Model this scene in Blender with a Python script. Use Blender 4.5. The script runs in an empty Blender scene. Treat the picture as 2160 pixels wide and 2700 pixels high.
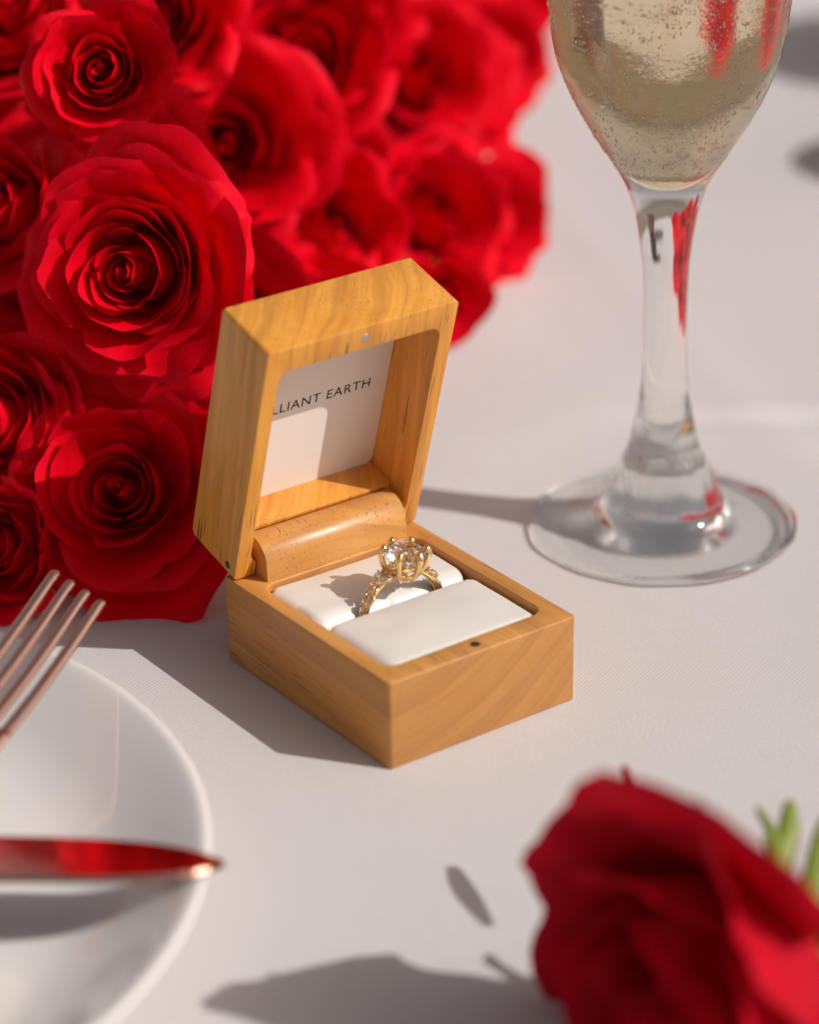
import bpy, bmesh, math, random
from math import sin, cos, pi, radians, sqrt, atan2, exp
from mathutils import Vector, Matrix, noise
S = 0.01                      # everything below is written in centimetres
C = bpy.context.scene.collection
scn = bpy.context.scene

# ------------------------------------------------------------------ camera
cam_d = bpy.data.cameras.new('camera'); cam = bpy.data.objects.new('camera', cam_d); C.objects.link(cam)
fwd = Vector((0.52992217, 0.72842458, -0.43425812)).normalized()
rgt = Vector((0.80533933, -0.59270351, -0.01145088)).normalized()
up = rgt.cross(fwd).normalized()
CAM = Vector((-33.88278735, -47.44969327, 34.75211243))
m = Matrix((rgt, up, -fwd)).transposed().to_4x4(); m.translation = CAM * S
cam.matrix_world = m
cam_d.sensor_fit = 'HORIZONTAL'; cam_d.sensor_width = 36; cam_d.lens = 128.388
cam_d.clip_start = 0.01; cam_d.clip_end = 500
cam_d.dof.use_dof = True; cam_d.dof.focus_distance = 0.716; cam_d.dof.aperture_fstop = 7.4; cam_d.dof.aperture_blades = 9
scn.camera = cam
# ------------------------------------------------------------------ sky and sun
SUN = Vector((0.46, -0.62, 0.635)).normalized()
w = bpy.data.worlds.new('World'); scn.world = w; w.use_nodes = True
nt = w.node_tree; bg = nt.nodes['Background']
sky = nt.nodes.new('ShaderNodeTexSky'); sky.sky_type = 'NISHITA'; sky.sun_disc = False
sky.sun_elevation = math.asin(SUN.z); sky.sun_rotation = math.atan2(SUN.x, SUN.y)
sky.dust_density = 2.0; sky.air_density = 1.0; sky.ozone_density = 1.0
# hazy, partly clouded sky: the blue is veiled towards a neutral white
bw = nt.nodes.new('ShaderNodeRGBToBW'); nt.links.new(sky.outputs[0], bw.inputs[0])
tn = nt.nodes.new('ShaderNodeMix'); tn.data_type = 'RGBA'; tn.blend_type = 'MULTIPLY'; tn.inputs[0].default_value = 1.0
nt.links.new(bw.outputs[0], tn.inputs[6]); tn.inputs[7].default_value = (1.13, .965, .89, 1)
mx0 = nt.nodes.new('ShaderNodeMix'); mx0.data_type = 'RGBA'; mx0.inputs[0].default_value = .82
nt.links.new(sky.outputs[0], mx0.inputs[6]); nt.links.new(tn.outputs[2], mx0.inputs[7])
nt.links.new(mx0.outputs[2], bg.inputs[0]); bg.inputs[1].default_value = 0.10
sd = bpy.data.lights.new('sun', 'SUN'); sd.energy = 3.35; sd.angle = radians(0.55); sd.color = (1.0, 0.965, 0.92)
so = bpy.data.objects.new('sun', sd); C.objects.link(so)
so.rotation_euler = SUN.to_track_quat('Z', 'Y').to_euler(); so.location = SUN * 2
scn.view_settings.view_transform = 'Standard'; scn.view_settings.look = 'None'
scn.view_settings.exposure = 0.0; scn.view_settings.gamma = 1.0
cy = scn.cycles
cy.max_bounces = 16; cy.transmission_bounces = 14; cy.diffuse_bounces = 5; cy.glossy_bounces = 6; cy.transparent_max_bounces = 16
cy.use_adaptive_sampling = False; cy.caustics_refractive = True; cy.caustics_reflective = False; cy.blur_glossy = 0.6
cy.sample_clamp_indirect = 10.0; cy.use_denoising = True

# ------------------------------------------------------------------ node helpers
def mat(name, base=(.8, .8, .8), rough=.5, metal=0.0, **kw):
    m = bpy.data.materials.new(name); m.use_nodes = True
    b = m.node_tree.nodes['Principled BSDF']
    b.inputs['Base Color'].default_value = (*base, 1); b.inputs['Roughness'].default_value = rough
    b.inputs['Metallic'].default_value = metal
    for k, v in kw.items(): b.inputs[k.replace('_', ' ')].default_value = v
    return m, m.node_tree, b
def N(nt, t, **kw):
    n = nt.nodes.new('ShaderNode' + t)
    for k, v in kw.items(): setattr(n, k, v)
    return n
def setin(n, **kw):
    for k, v in kw.items(): n.inputs[k.replace('_', ' ')].default_value = v
    return n
def L(nt, a, b): nt.links.new(a, b)
def M(nt, op, a, b=None, c=None, clamp=False):
    n = nt.nodes.new('ShaderNodeMath'); n.operation = op; n.use_clamp = clamp
    for i, x in enumerate((a, b, c)):
        if x is None: continue
        if isinstance(x, (int, float)): n.inputs[i].default_value = x
        else: nt.links.new(x, n.inputs[i])
    return n.outputs[0]
def mixc(nt, fac, a, b, mode='MIX'):
    n = nt.nodes.new('ShaderNodeMix'); n.data_type = 'RGBA'; n.blend_type = mode
    for i, x in ((0, fac), (6, a), (7, b)):
        if isinstance(x, (int, float)): n.inputs[i].default_value = x
        elif isinstance(x, tuple): n.inputs[i].default_value = (*x, 1) if len(x) == 3 else x
        else: nt.links.new(x, n.inputs[i])
    return n.outputs[2]
def coords(nt, scale=(100, 100, 100), rot=(0, 0, 0), src='Object'):
    tc = nt.nodes.new('ShaderNodeTexCoord'); mp = nt.nodes.new('ShaderNodeMapping')
    mp.inputs['Scale'].default_value = scale; mp.inputs['Rotation'].default_value = rot
    nt.links.new(tc.outputs[src], mp.inputs['Vector']); return mp.outputs[0]
def mapped(nt, v, scale, rot=(0, 0, 0), loc=(0, 0, 0)):
    mp = nt.nodes.new('ShaderNodeMapping'); mp.inputs['Scale'].default_value = scale
    mp.inputs['Rotation'].default_value = rot; mp.inputs['Location'].default_value = loc
    nt.links.new(v, mp.inputs['Vector']); return mp.outputs[0]
def ntex(nt, v, scale, detail=3, rough=.5, dist=0.0):
    n = nt.nodes.new('ShaderNodeTexNoise'); nt.links.new(v, n.inputs['Vector'])
    n.inputs['Scale'].default_value = scale; n.inputs['Detail'].default_value = detail
    n.inputs['Roughness'].default_value = rough; n.inputs['Distortion'].default_value = dist
    return n.outputs[0]
def ramp(nt, fac, stops):
    r = nt.nodes.new('ShaderNodeValToRGB'); nt.links.new(fac, r.inputs[0])
    el = r.color_ramp.elements
    while len(el) < len(stops): el.new(.5)
    for e, (p, c) in zip(el, stops):
        e.position = p; e.color = (*c, 1) if isinstance(c, tuple) else (c, c, c, 1)
    return r.outputs[0]
def bump(nt, b, h, strength, dist):
    n = nt.nodes.new('ShaderNodeBump'); n.inputs['Strength'].default_value = strength
    n.inputs['Distance'].default_value = dist * S; nt.links.new(h, n.inputs['Height'])
    nt.links.new(n.outputs[0], b.inputs['Normal']); return n

# ------------------------------------------------------------------ materials
def wood_mat(name, cx=-0.2, cz=6.8, seed=0.0, tone=1.0, rings=4.2, ringamt=.62, streaks=.35, endgrain=0.0, pale=0.0):
    m, nt, b = mat(name, rough=.42)
    v = coords(nt)
    v2 = mapped(nt, v, (1, 1, 1), loc=(seed, seed * 1.7, seed * .3))
    sep = N(nt, 'SeparateXYZ'); L(nt, v, sep.inputs[0])
    wob = ntex(nt, mapped(nt, v2, (.5, .12, .5)), 1.0, 2)
    wob = M(nt, 'MULTIPLY', M(nt, 'SUBTRACT', wob, .5), .9)
    dx = M(nt, 'ADD', M(nt, 'SUBTRACT', sep.outputs[0], cx), wob); dz = M(nt, 'SUBTRACT', sep.outputs[2], cz)
    tilt = M(nt, 'MULTIPLY', sep.outputs[1], .06)
    d = M(nt, 'ADD', M(nt, 'SQRT', M(nt, 'ADD', M(nt, 'MULTIPLY', dx, dx), M(nt, 'MULTIPLY', dz, dz))), tilt)
    ring = M(nt, 'FRACT', M(nt, 'MULTIPLY', M(nt, 'POWER', M(nt, 'MULTIPLY', d, .13), 2.2), rings))
    ringc = ramp(nt, ring, [(0, .0), (.60, .22), (.90, .85), (.95, 1.0), (1.0, .0)])
    cv = N(nt, 'CombineXYZ'); L(nt, M(nt, 'MULTIPLY', d, 8.0), cv.inputs[0]); L(nt, M(nt, 'MULTIPLY', sep.outputs[1], .28), cv.inputs[1]); L(nt, M(nt, 'MULTIPLY', sep.outputs[0], .55), cv.inputs[2])
    fine = ntex(nt, cv.outputs[0], 1.0, 4, .6)
    cw = N(nt, 'CombineXYZ'); L(nt, M(nt, 'MULTIPLY', d, 2.6), cw.inputs[0]); L(nt, M(nt, 'MULTIPLY', sep.outputs[1], .09), cw.inputs[1]); L(nt, M(nt, 'MULTIPLY', sep.outputs[0], .18), cw.inputs[2])
    big = ntex(nt, mapped(nt, v2, (1.1, .14, 1.1)), 1.0, 3)
    A = tuple(x * tone for x in (.74, .305, .042)); B_ = tuple(x * tone for x in (.52, .180, .026)); D_ = tuple(x * tone for x in (.80, .385, .070))
    col = mixc(nt, ramp(nt, big, [(.32, .0), (.70, 1.0)]), A, D_)
    col = mixc(nt, M(nt, 'MULTIPLY', ringc, ringamt), col, B_)
    col = mixc(nt, M(nt, 'MULTIPLY', ramp(nt, fine, [(.42, .0), (.70, 1.0)]), .45), col, B_)
    # dark pores: long dashes along the grain, dots on the end grain
    msk = ramp(nt, ntex(nt, mapped(nt, v2, (1.1, .25, 1.1)), 1.0, 2), [(.30, .0), (.68, 1.0)])
    pn_ = ntex(nt, mapped(nt, v2, (19, .70, 19)), 1.0, 1.5, .5)
    thr = M(nt, 'SUBTRACT', .690, M(nt, 'MULTIPLY', msk, .085))
    pore = M(nt, 'MULTIPLY', M(nt, 'SUBTRACT', pn_, thr), 16.0, clamp=True)
    vo = N(nt, 'TexVoronoi', feature='F1'); L(nt, mapped(nt, v2, (6.5, .95, 6.5)), vo.inputs['Vector']); vo.inputs['Scale'].default_value = 1.0
    p2 = M(nt, 'MULTIPLY', M(nt, 'SUBTRACT', M(nt, 'MULTIPLY', msk, .11), vo.outputs['Distance']), 9.0, clamp=True)
    pore = M(nt, 'MAXIMUM', pore, p2)
    strk = ntex(nt, cw.outputs[0], 1.0, 3, .6)
    col = mixc(nt, M(nt, 'MULTIPLY', ramp(nt, strk, [(.48, .0), (.66, 1.0)]), streaks), col, (.27, .105, .028))
    col = mixc(nt, M(nt, 'MULTIPLY', pore, .74), col, (.12, .045, .014))
    if endgrain:
        tcn = N(nt, 'TexCoord'); sn = N(nt, 'SeparateXYZ'); L(nt, tcn.outputs['Normal'], sn.inputs[0])
        col = mixc(nt, M(nt, 'MULTIPLY', M(nt, 'POWER', M(nt, 'ABSOLUTE', sn.outputs[1]), 4.0), endgrain), col, (.20, .085, .024))
    if pale: col = mixc(nt, pale, col, (.62, .40, .22))
    L(nt, col, b.inputs['Base Color'])
    h = M(nt, 'SUBTRACT', M(nt, 'MULTIPLY', fine, .35), M(nt, 'MULTIPLY', pore, .8))
    micro = ntex(nt, v2, 55, 2)
    h = M(nt, 'ADD', h, M(nt, 'MULTIPLY', micro, .22))
    bump(nt, b, h, .22, .010)
    rr = M(nt, 'ADD', M(nt, 'MULTIPLY', micro, .20), .24); L(nt, rr, b.inputs['Roughness'])
    b.inputs['Coat Weight'].default_value = .05; b.inputs['Coat Roughness'].default_value = .3; b.inputs['Specular IOR Level'].default_value = .35
    return m
wood_base = wood_mat('oiled_wood', tone=.86, endgrain=.42, pale=.14)
wood_lid = wood_mat('oiled_wood_lid', cx=-6.0, cz=-8.5, seed=5.3, tone=.97, rings=2.2, ringamt=.30, streaks=.34)
wood_barrel = wood_mat('oiled_wood_hinge', cx=2, cz=-3, seed=11.0, tone=.80, pale=.16)

leather, nt, b = mat('white_satin_leatherette', (.72, .685, .635), .34)
v = coords(nt); wv = N(nt, 'TexWave', wave_type='BANDS', bands_direction='Y'); L(nt, mapped(nt, v, (1, 1, 1)), wv.inputs[0])
setin(wv, Scale=4.4, Distortion=.6, Detail=1.0)
sp = ntex(nt, v, 18, 3); bump(nt, b, M(nt, 'ADD', M(nt, 'MULTIPLY', wv.outputs[1], .5), M(nt, 'MULTIPLY', sp, .5)), .12, .01)
b.inputs['Sheen Weight'].default_value = .15
panel_m, nt, b = mat('lid_lining', (.76, .72, .67), .45)
v = coords(nt); fn = ntex(nt, mapped(nt, v, (40, 3, 3)), 1, 2); bump(nt, b, fn, .12, .01)
ink, nt, b = mat('grey_ink', (.045, .045, .05), .6)
steel, nt, b = mat('brushed_steel', (.55, .52, .48), .32, 1.0)
v = coords(nt); bump(nt, b, ntex(nt, v, 14, 3), .3, .01)
darkm, nt, b = mat('dark_magnet', (.07, .05, .045), .35, .7)
v = coords(nt); bump(nt, b, ntex(nt, v, 14, 3), .3, .01)
pinm, nt, b = mat('dark_pin', (.10, .055, .03), .6)
v = coords(nt); bump(nt, b, ntex(nt, v, 14, 3), .3, .01)
gold, nt, b = mat('yellow_gold', (.93, .66, .30), .14, 1.0)
v = coords(nt); rn = ntex(nt, v, 9, 3); L(nt, M(nt, 'ADD', M(nt, 'MULTIPLY', rn, .12), .08), b.inputs['Roughness'])
rose_gold, nt, b = mat('rose_gold', (.93, .56, .43), .10, 1.0)
v = coords(nt); rn = ntex(nt, mapped(nt, v, (1, 1, 1)), 2.5, 4); L(nt, M(nt, 'ADD', M(nt, 'MULTIPLY', rn, .10), .06), b.inputs['Roughness'])
bump(nt, b, ntex(nt, v, .8, 2), .12, .05)

def glass_mat(name, ior, color=(1, 1, 1), rough=0.0):
    m = bpy.data.materials.new(name); m.use_nodes = True; nt = m.node_tree
    nt.nodes.remove(nt.nodes['Principled BSDF']); g = N(nt, 'BsdfGlass'); L(nt, g.outputs[0], nt.nodes['Material Output'].inputs[0])
    setin(g, IOR=ior, Roughness=rough, Color=(*color, 1)); return m, nt, g
diamond_m, nt, g = glass_mat('diamond', 1.85, (1, 1, 1), .03)
# clear glass; its bowl carries a film of fine condensation, as relief
glass_m, nt, g = glass_mat('clear_glass', 1.48, (.985, .99, .985))
v = coords(nt); sep = N(nt, 'SeparateXYZ'); L(nt, v, sep.inputs[0])
vo = N(nt, 'TexVoronoi', feature='SMOOTH_F1'); L(nt, mapped(nt, v, (1, 1, .75)), vo.inputs['Vector']); setin(vo, Scale=8.5, Smoothness=.15)
vo2 = N(nt, 'TexVoronoi', feature='F1'); L(nt, v, vo2.inputs['Vector']); setin(vo2, Scale=19)
patch = ntex(nt, mapped(nt, v, (.55, .55, .30)), 1.6, 3, .6)
d1 = M(nt, 'SUBTRACT', .42, vo.outputs['Distance'], clamp=True); d2 = M(nt, 'MULTIPLY', M(nt, 'SUBTRACT', .42, vo2.outputs['Distance'], clamp=True), .45)
zm = ramp(nt, M(nt, 'MULTIPLY', sep.outputs[2], .05), [(.482, .0), (.52, 1.0)])
pm = M(nt, 'MULTIPLY', ramp(nt, patch, [(.40, .0), (.52, 1.0)]), zm)
hh = M(nt, 'MULTIPLY', M(nt, 'ADD', d1, d2), pm)
streak = ntex(nt, mapped(nt, v, (1.2, 1.2, .18)), 1.0, 2)
hh = M(nt, 'ADD', hh, M(nt, 'MULTIPLY', streak, .16))
bp = N(nt, 'Bump'); setin(bp, Strength=.10, Distance=.07 * S); L(nt, hh, bp.inputs['Height']); L(nt, bp.outputs[0], g.inputs['Normal'])
g.inputs['Roughness'].default_value = .03
# the foot's flat skirt is thin enough that light goes straight through it
rxy = M(nt, 'SQRT', M(nt, 'ADD', M(nt, 'MULTIPLY', sep.outputs[0], sep.outputs[0]), M(nt, 'MULTIPLY', sep.outputs[1], sep.outputs[1])))
thin = M(nt, 'MULTIPLY', M(nt, 'MULTIPLY', M(nt, 'SUBTRACT', rxy, 1.75), 3.0, clamp=True), M(nt, 'MULTIPLY', M(nt, 'SUBTRACT', 3.42, rxy), 7.0, clamp=True))
thin = M(nt, 'MULTIPLY', thin, M(nt, 'LESS_THAN', sep.outputs[2], .75))
geo = N(nt, 'NewGeometry'); dt = N(nt, 'VectorMath', operation='DOT_PRODUCT'); L(nt, geo.outputs['Incoming'], dt.inputs[0]); L(nt, geo.outputs['Normal'], dt.inputs[1])
sch = M(nt, 'ADD', .035, M(nt, 'MULTIPLY', M(nt, 'POWER', M(nt, 'SUBTRACT', 1.0, M(nt, 'ABSOLUTE', dt.outputs['Value'])), 5.0), .9)); gs = N(nt, 'BsdfGlossy'); setin(gs, Roughness=.07); trp = N(nt, 'BsdfTransparent'); setin(trp, Color=(.985, .99, .985, 1))
th_ = N(nt, 'MixShader'); L(nt, sch, th_.inputs[0]); L(nt, trp.outputs[0], th_.inputs[1]); L(nt, gs.outputs[0], th_.inputs[2])
mm = N(nt, 'MixShader'); L(nt, thin, mm.inputs[0]); L(nt, g.outputs[0], mm.inputs[1]); L(nt, th_.outputs[0], mm.inputs[2]); L(nt, mm.outputs[0], nt.nodes['Material Output'].inputs[0])
champ_m, nt, g = glass_mat('champagne', 1.333 / 1.48, (.97, .885, .74))
champ_top, nt, g = glass_mat('champagne_surface', 1.333, (.98, .94, .80))
bubble_m, nt, g = glass_mat('bubble', 1 / 1.333)

def petal_mat(name, lit, dark, trans=.28, rough=.55):
    m, nt, b = mat(name, rough=rough)
    v = coords(nt); uv = N(nt, 'TexCoord'); sp = N(nt, 'SeparateXYZ'); L(nt, uv.outputs['UV'], sp.inputs[0])
    oi = N(nt, 'ObjectInfo')
    n1 = ntex(nt, v, 1.4, 4, .6); n2 = ntex(nt, mapped(nt, uv.outputs['UV'], (26, 2.0, 1)), 1.0, 3); n3 = ntex(nt, v, 26, 2)
    col = mixc(nt, ramp(nt, n1, [(.3, .0), (.75, 1.0)]), lit, dark)  # two petal reds mixed by noise
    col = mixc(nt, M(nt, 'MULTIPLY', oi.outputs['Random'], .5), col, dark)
    # thin magenta bloom and the odd dry fleck at the rim
    rim = ramp(nt, sp.outputs[1], [(.90, .0), (1.0, 1.0)])
    col = mixc(nt, M(nt, 'MULTIPLY', rim, .18), col, (.72, .008, .06))
    fl = ramp(nt, ntex(nt, v, 6.5, 5, .75), [(.70, .0), (.73, 1.0)])
    flm = M(nt, 'MULTIPLY', fl, ramp(nt, sp.outputs[1], [(.86, .0), (.97, 1.0)]))
    col = mixc(nt, M(nt, 'MULTIPLY', flm, .75), col, (.42, .20, .09))
    L(nt, col, b.inputs['Base Color'])
    h = M(nt, 'ADD', M(nt, 'MULTIPLY', n2, .45), M(nt, 'ADD', M(nt, 'MULTIPLY', n1, 1.2), M(nt, 'MULTIPLY', n3, .12)))
    bn = bump(nt, b, h, .55, .05)
    setin(b, Sheen_Weight=.0, Sheen_Roughness=.4, Specular_IOR_Level=.07)
    b.inputs['Sheen Tint'].default_value = (1, .25, .35, 1)
    tr = N(nt, 'BsdfTranslucent'); L(nt, mixc(nt, 1.0, col, (1.0, .6, .6), 'MULTIPLY'), tr.inputs[0]); L(nt, bn.outputs[0], tr.inputs['Normal'])
    mx = N(nt, 'MixShader'); mx.inputs[0].default_value = trans
    L(nt, b.outputs[0], mx.inputs[1]); L(nt, tr.outputs[0], mx.inputs[2]); L(nt, mx.outputs[0], nt.nodes['Material Output'].inputs[0])
    return m
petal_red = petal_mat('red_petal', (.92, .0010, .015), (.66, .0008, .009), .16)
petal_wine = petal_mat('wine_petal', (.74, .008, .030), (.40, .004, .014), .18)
green, nt, b = mat('green_sepal', (.16, .22, .02), .5)
v = coords(nt); L(nt, mixc(nt, ntex(nt, v, 2.0, 4), (.11, .17, .012), (.28, .32, .03)), b.inputs['Base Color'])
bump(nt, b, ntex(nt, v, 8, 3), .3, .02); b.inputs['Transmission Weight'].default_value = 0.0
porcelain, nt, b = mat('white_porcelain', (.84, .80, .775), .08)
v = coords(nt); L(nt, M(nt, 'ADD', M(nt, 'MULTIPLY', ntex(nt, v, .7, 3), .05), .02), b.inputs['Roughness'])
b.inputs['Coat Weight'].default_value = .5; b.inputs['Coat Roughness'].default_value = .05

cloth_m, nt, b = mat('woven_cloth', (.78, .74, .735), .75)
v = coords(nt, rot=(0, 0, radians(23))); sep = N(nt, 'SeparateXYZ')
wob = N(nt, 'TexNoise'); L(nt, v, wob.inputs[0]); setin(wob, Scale=.9, Detail=2.0)
vv = N(nt, 'VectorMath', operation='MULTIPLY_ADD'); L(nt, wob.outputs['Color'], vv.inputs[0]); vv.inputs[1].default_value = (.10, .10, 0); L(nt, v, vv.inputs[2])
L(nt, vv.outputs[0], sep.inputs[0])
K = 2 * pi / .082
sx = M(nt, 'SINE', M(nt, 'MULTIPLY', sep.outputs[0], K)); sy = M(nt, 'SINE', M(nt, 'MULTIPLY', sep.outputs[1], K))
wv = M(nt, 'MULTIPLY', sx, sy)
irr = ntex(nt, mapped(nt, v, (9, 9, 1)), 1.0, 2)
hh = M(nt, 'ADD', M(nt, 'MULTIPLY', wv, .5), M(nt, 'MULTIPLY', irr, .8))
bump(nt, b, hh, .85, .024)
cc = mixc(nt, ramp(nt, wv, [(.0, .0), (1.0, 1.0)]), (.60, .57, .56), (.90, .865, .855))
cc = mixc(nt, M(nt, 'MULTIPLY', ntex(nt, v, .22, 3), .16), cc, (.76, .70, .71)); L(nt, cc, b.inputs['Base Color'])
setin(b, Sheen_Weight=.25, Sheen_Roughness=.35, Specular_IOR_Level=.35)
ground_m, nt, b = mat('ground', (.18, .15, .11), .95)
v = coords(nt, (1, 1, 1)); L(nt, mixc(nt, ntex(nt, v, 3, 5, .7), (.10, .08, .05), (.30, .25, .18)), b.inputs['Base Color'])
bump(nt, b, ntex(nt, v, 8, 4), .6, 3)

# ------------------------------------------------------------------ object helpers
def link(o, parent=None):
    C.objects.link(o)
    if parent is not None: o.parent = parent
    return o
def obj(name, bm, m, parent=None, loc=(0, 0, 0), smooth=True, auto=None):
    """bmesh in cm -> one linked mesh object in metres"""
    me = bpy.data.meshes.new(name)
    for v in bm.verts: v.co *= S
    bm.to_mesh(me); bm.free()
    if m: me.materials.append(m)
    if smooth: me.polygons.foreach_set('use_smooth', [True] * len(me.polygons))
    if auto is not None: me.set_sharp_from_angle(angle=radians(auto))
    o = bpy.data.objects.new(name, me); link(o, parent); o.location = Vector(loc) * S
    return o
def empty(name, loc=(0, 0, 0), rot=None):
    o = bpy.data.objects.new(name, None); link(o); o.empty_display_size = .01
    if rot is not None: o.matrix_world = Matrix.Translation(Vector(loc) * S) @ rot.to_4x4()
    else: o.location = Vector(loc) * S
    return o
def tag(o, label=None, cat=None, group=None, kind=None):
    if label: o['label'] = label
    if cat: o['category'] = cat
    if group: o['group'] = group
    if kind: o['kind'] = kind
    return o
def bake(o):
    dg = bpy.context.evaluated_depsgraph_get(); dg.update()
    me = bpy.data.meshes.new_from_object(o.evaluated_get(dg)); old = o.data
    o.modifiers.clear(); o.data = me; me.name = old.name; bpy.data.meshes.remove(old)
    return o
def rrect(x0, y0, x1, y1, r, n=6):
    pts = []
    rs = r if isinstance(r, (list, tuple)) else [r] * 4        # corners: x1y0, x1y1, x0y1, x0y0
    for (cx, cy, a0), q in zip(((x1, y0, -90), (x1, y1, 0), (x0, y1, 90), (x0, y0, 180)), rs):
        sx = -1 if cx == x1 else 1; sy = -1 if cy == y1 else 1
        for k in range(n + 1):
            a = radians(a0 + 90 * k / n); pts.append((cx + sx * q + q * cos(a), cy + sy * q + q * sin(a)))
    return pts
def prism(pts, f0, f1, bm=None):
    """extrude 2D pts between two placing functions"""
    bm = bm or bmesh.new()
    a = [bm.verts.new(f0(*p)) for p in pts]; c = [bm.verts.new(f1(*p)) for p in pts]; n = len(pts)
    bm.faces.new(a[::-1]); bm.faces.new(c)
    for i in range(n): bm.faces.new((a[i], a[(i + 1) % n], c[(i + 1) % n], c[i]))
    bmesh.ops.recalc_face_normals(bm, faces=bm.faces); return bm
def lathe(prof, n=96, bm=None, closed=False):
    bm = bm or bmesh.new(); rings = []
    for r, z in prof:
        if r < 1e-6: rings.append([bm.verts.new((0, 0, z))])
        else: rings.append([bm.verts.new((r * cos(2 * pi * k / n), r * sin(2 * pi * k / n), z)) for k in range(n)])
    for a, c in zip(rings, rings[1:]):
        for k in range(n):
            j = (k + 1) % n
            if len(a) == 1 and len(c) == 1: continue
            if len(a) == 1: bm.faces.new((a[0], c[j], c[k]))
            elif len(c) == 1: bm.faces.new((a[k], a[j], c[0]))
            else: bm.faces.new((a[k], a[j], c[j], c[k]))
    return bm
def tube(pts, rad, n=8, bm=None, flat=1.0, upv=None, caps=True):
    bm = bm or bmesh.new(); P = [Vector(p) for p in pts]; rings = []
    prev = Vector(upv) if upv is not None else None
    for i, p in enumerate(P):
        t = (P[min(i + 1, len(P) - 1)] - P[max(i - 1, 0)]).normalized()
        if prev is None: prev = t.orthogonal().normalized()
        u = (prev - t * prev.dot(t)).normalized(); w_ = t.cross(u)
        if upv is None: prev = u
        r = rad[i] if isinstance(rad, (list, tuple)) else rad
        if isinstance(r, tuple): ru, rw = r
        else: ru, rw = r * flat, r
        rings.append([bm.verts.new(p + u * ru * cos(2 * pi * k / n) + w_ * rw * sin(2 * pi * k / n)) for k in range(n)])
    for a, c in zip(rings, rings[1:]):
        for k in range(n): bm.faces.new((a[k], a[(k + 1) % n], c[(k + 1) % n], c[k]))
    if caps: bm.faces.new(rings[0][::-1]); bm.faces.new(rings[-1])
    return bm
def smoothpath(pts, n=6):
    P = [Vector(p) for p in pts]; out = []
    for i in range(len(P) - 1):
        p0, p1, p2, p3 = P[max(i - 1, 0)], P[i], P[i + 1], P[min(i + 2, len(P) - 1)]
        for k in range(n):
            t = k / n
            out.append(.5 * ((2 * p1) + (p2 - p0) * t + (2 * p0 - 5 * p1 + 4 * p2 - p3) * t * t + (3 * p1 - p0 - 3 * p2 + p3) * t ** 3))
    out.append(P[-1]); return out
def sphere(bm, c, r, seg=10, ring=7, sc=(1, 1, 1)):
    mt = Matrix.Translation(Vector(c)) @ Matrix.Diagonal((*sc, 1))
    bmesh.ops.create_uvsphere(bm, u_segments=seg, v_segments=ring, radius=r, matrix=mt); return bm
def clamp(x, a=0.0, b=1.0): return max(a, min(b, x))
def sstep(a, b, x):
    t = clamp((x - a) / (b - a)); return t * t * (3 - 2 * t)

# ------------------------------------------------------------------ ground and tablecloth
bm = bmesh.new(); bmesh.ops.create_grid(bm, x_segments=8, y_segments=8, size=30000)
tag(obj('ground', bm, ground_m, loc=(0, 0, -76)), kind='structure')
bm = bmesh.new(); NX = 300
def cloth_h(x, y):
    far = sstep(7, 18, sqrt((x - 4) ** 2 + (y - 3) ** 2))
    p = Vector((x, y, 0))
    h = (noise.noise(p * .045) * .8 + noise.noise(p * .11 + Vector((3, 1, 0))) * .28) * (far * 1.15)
    dd = (x * .52 + y * .85 - 19.0)                      # pressed crease running off to the right
    h += -.42 * exp(-(dd / .6) ** 2) * sstep(16, 22, x) + .26 * exp(-((dd - .8) / .8) ** 2) * sstep(18, 24, x)
    dd = (x * .93 - y * .36 - 15.5)
    h += .12 * exp(-(dd / .9) ** 2) * sstep(15, 20, x)
    h = h * sstep(2.5, 8, sqrt((x + 16.2) ** 2 + (y - 4.5) ** 2) - 9.0) * sstep(3.4, 8, sqrt((x - 13.36) ** 2 + (y - 5.87) ** 2))
    return h - abs(h) * .1 if h > 0 else h * .6
def warp(k):
    t = 2 * k / NX - 1; return 96 * (abs(t) ** 1.9) * (1 if t > 0 else -1)
def fall(x, y):
    d = max(abs(x - 6) - 66, abs(y - 8) - 66, 0); return (6 + max(-66, min(66, x - 6)) + max(-1.5, min(1.5, x - 6 - max(-66, min(66, x - 6)))), 8 + max(-66, min(66, y - 8)) + max(-1.5, min(1.5, y - 8 - max(-66, min(66, y - 8)))), -d)
vs = [[bm.verts.new(Vector(fall(warp(i) + 6, warp(j) + 8)) + Vector((0, 0, cloth_h(warp(i) + 6, warp(j) + 8)))) for i in range(NX + 1)] for j in range(NX + 1)]
for j in range(NX):
    for i in range(NX): bm.faces.new((vs[j][i], vs[j][i + 1], vs[j + 1][i + 1], vs[j + 1][i]))
cl = tag(obj('tablecloth', bm, cloth_m), 'white woven tablecloth under the wooden ring box, flute and plate', 'tablecloth')

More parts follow.
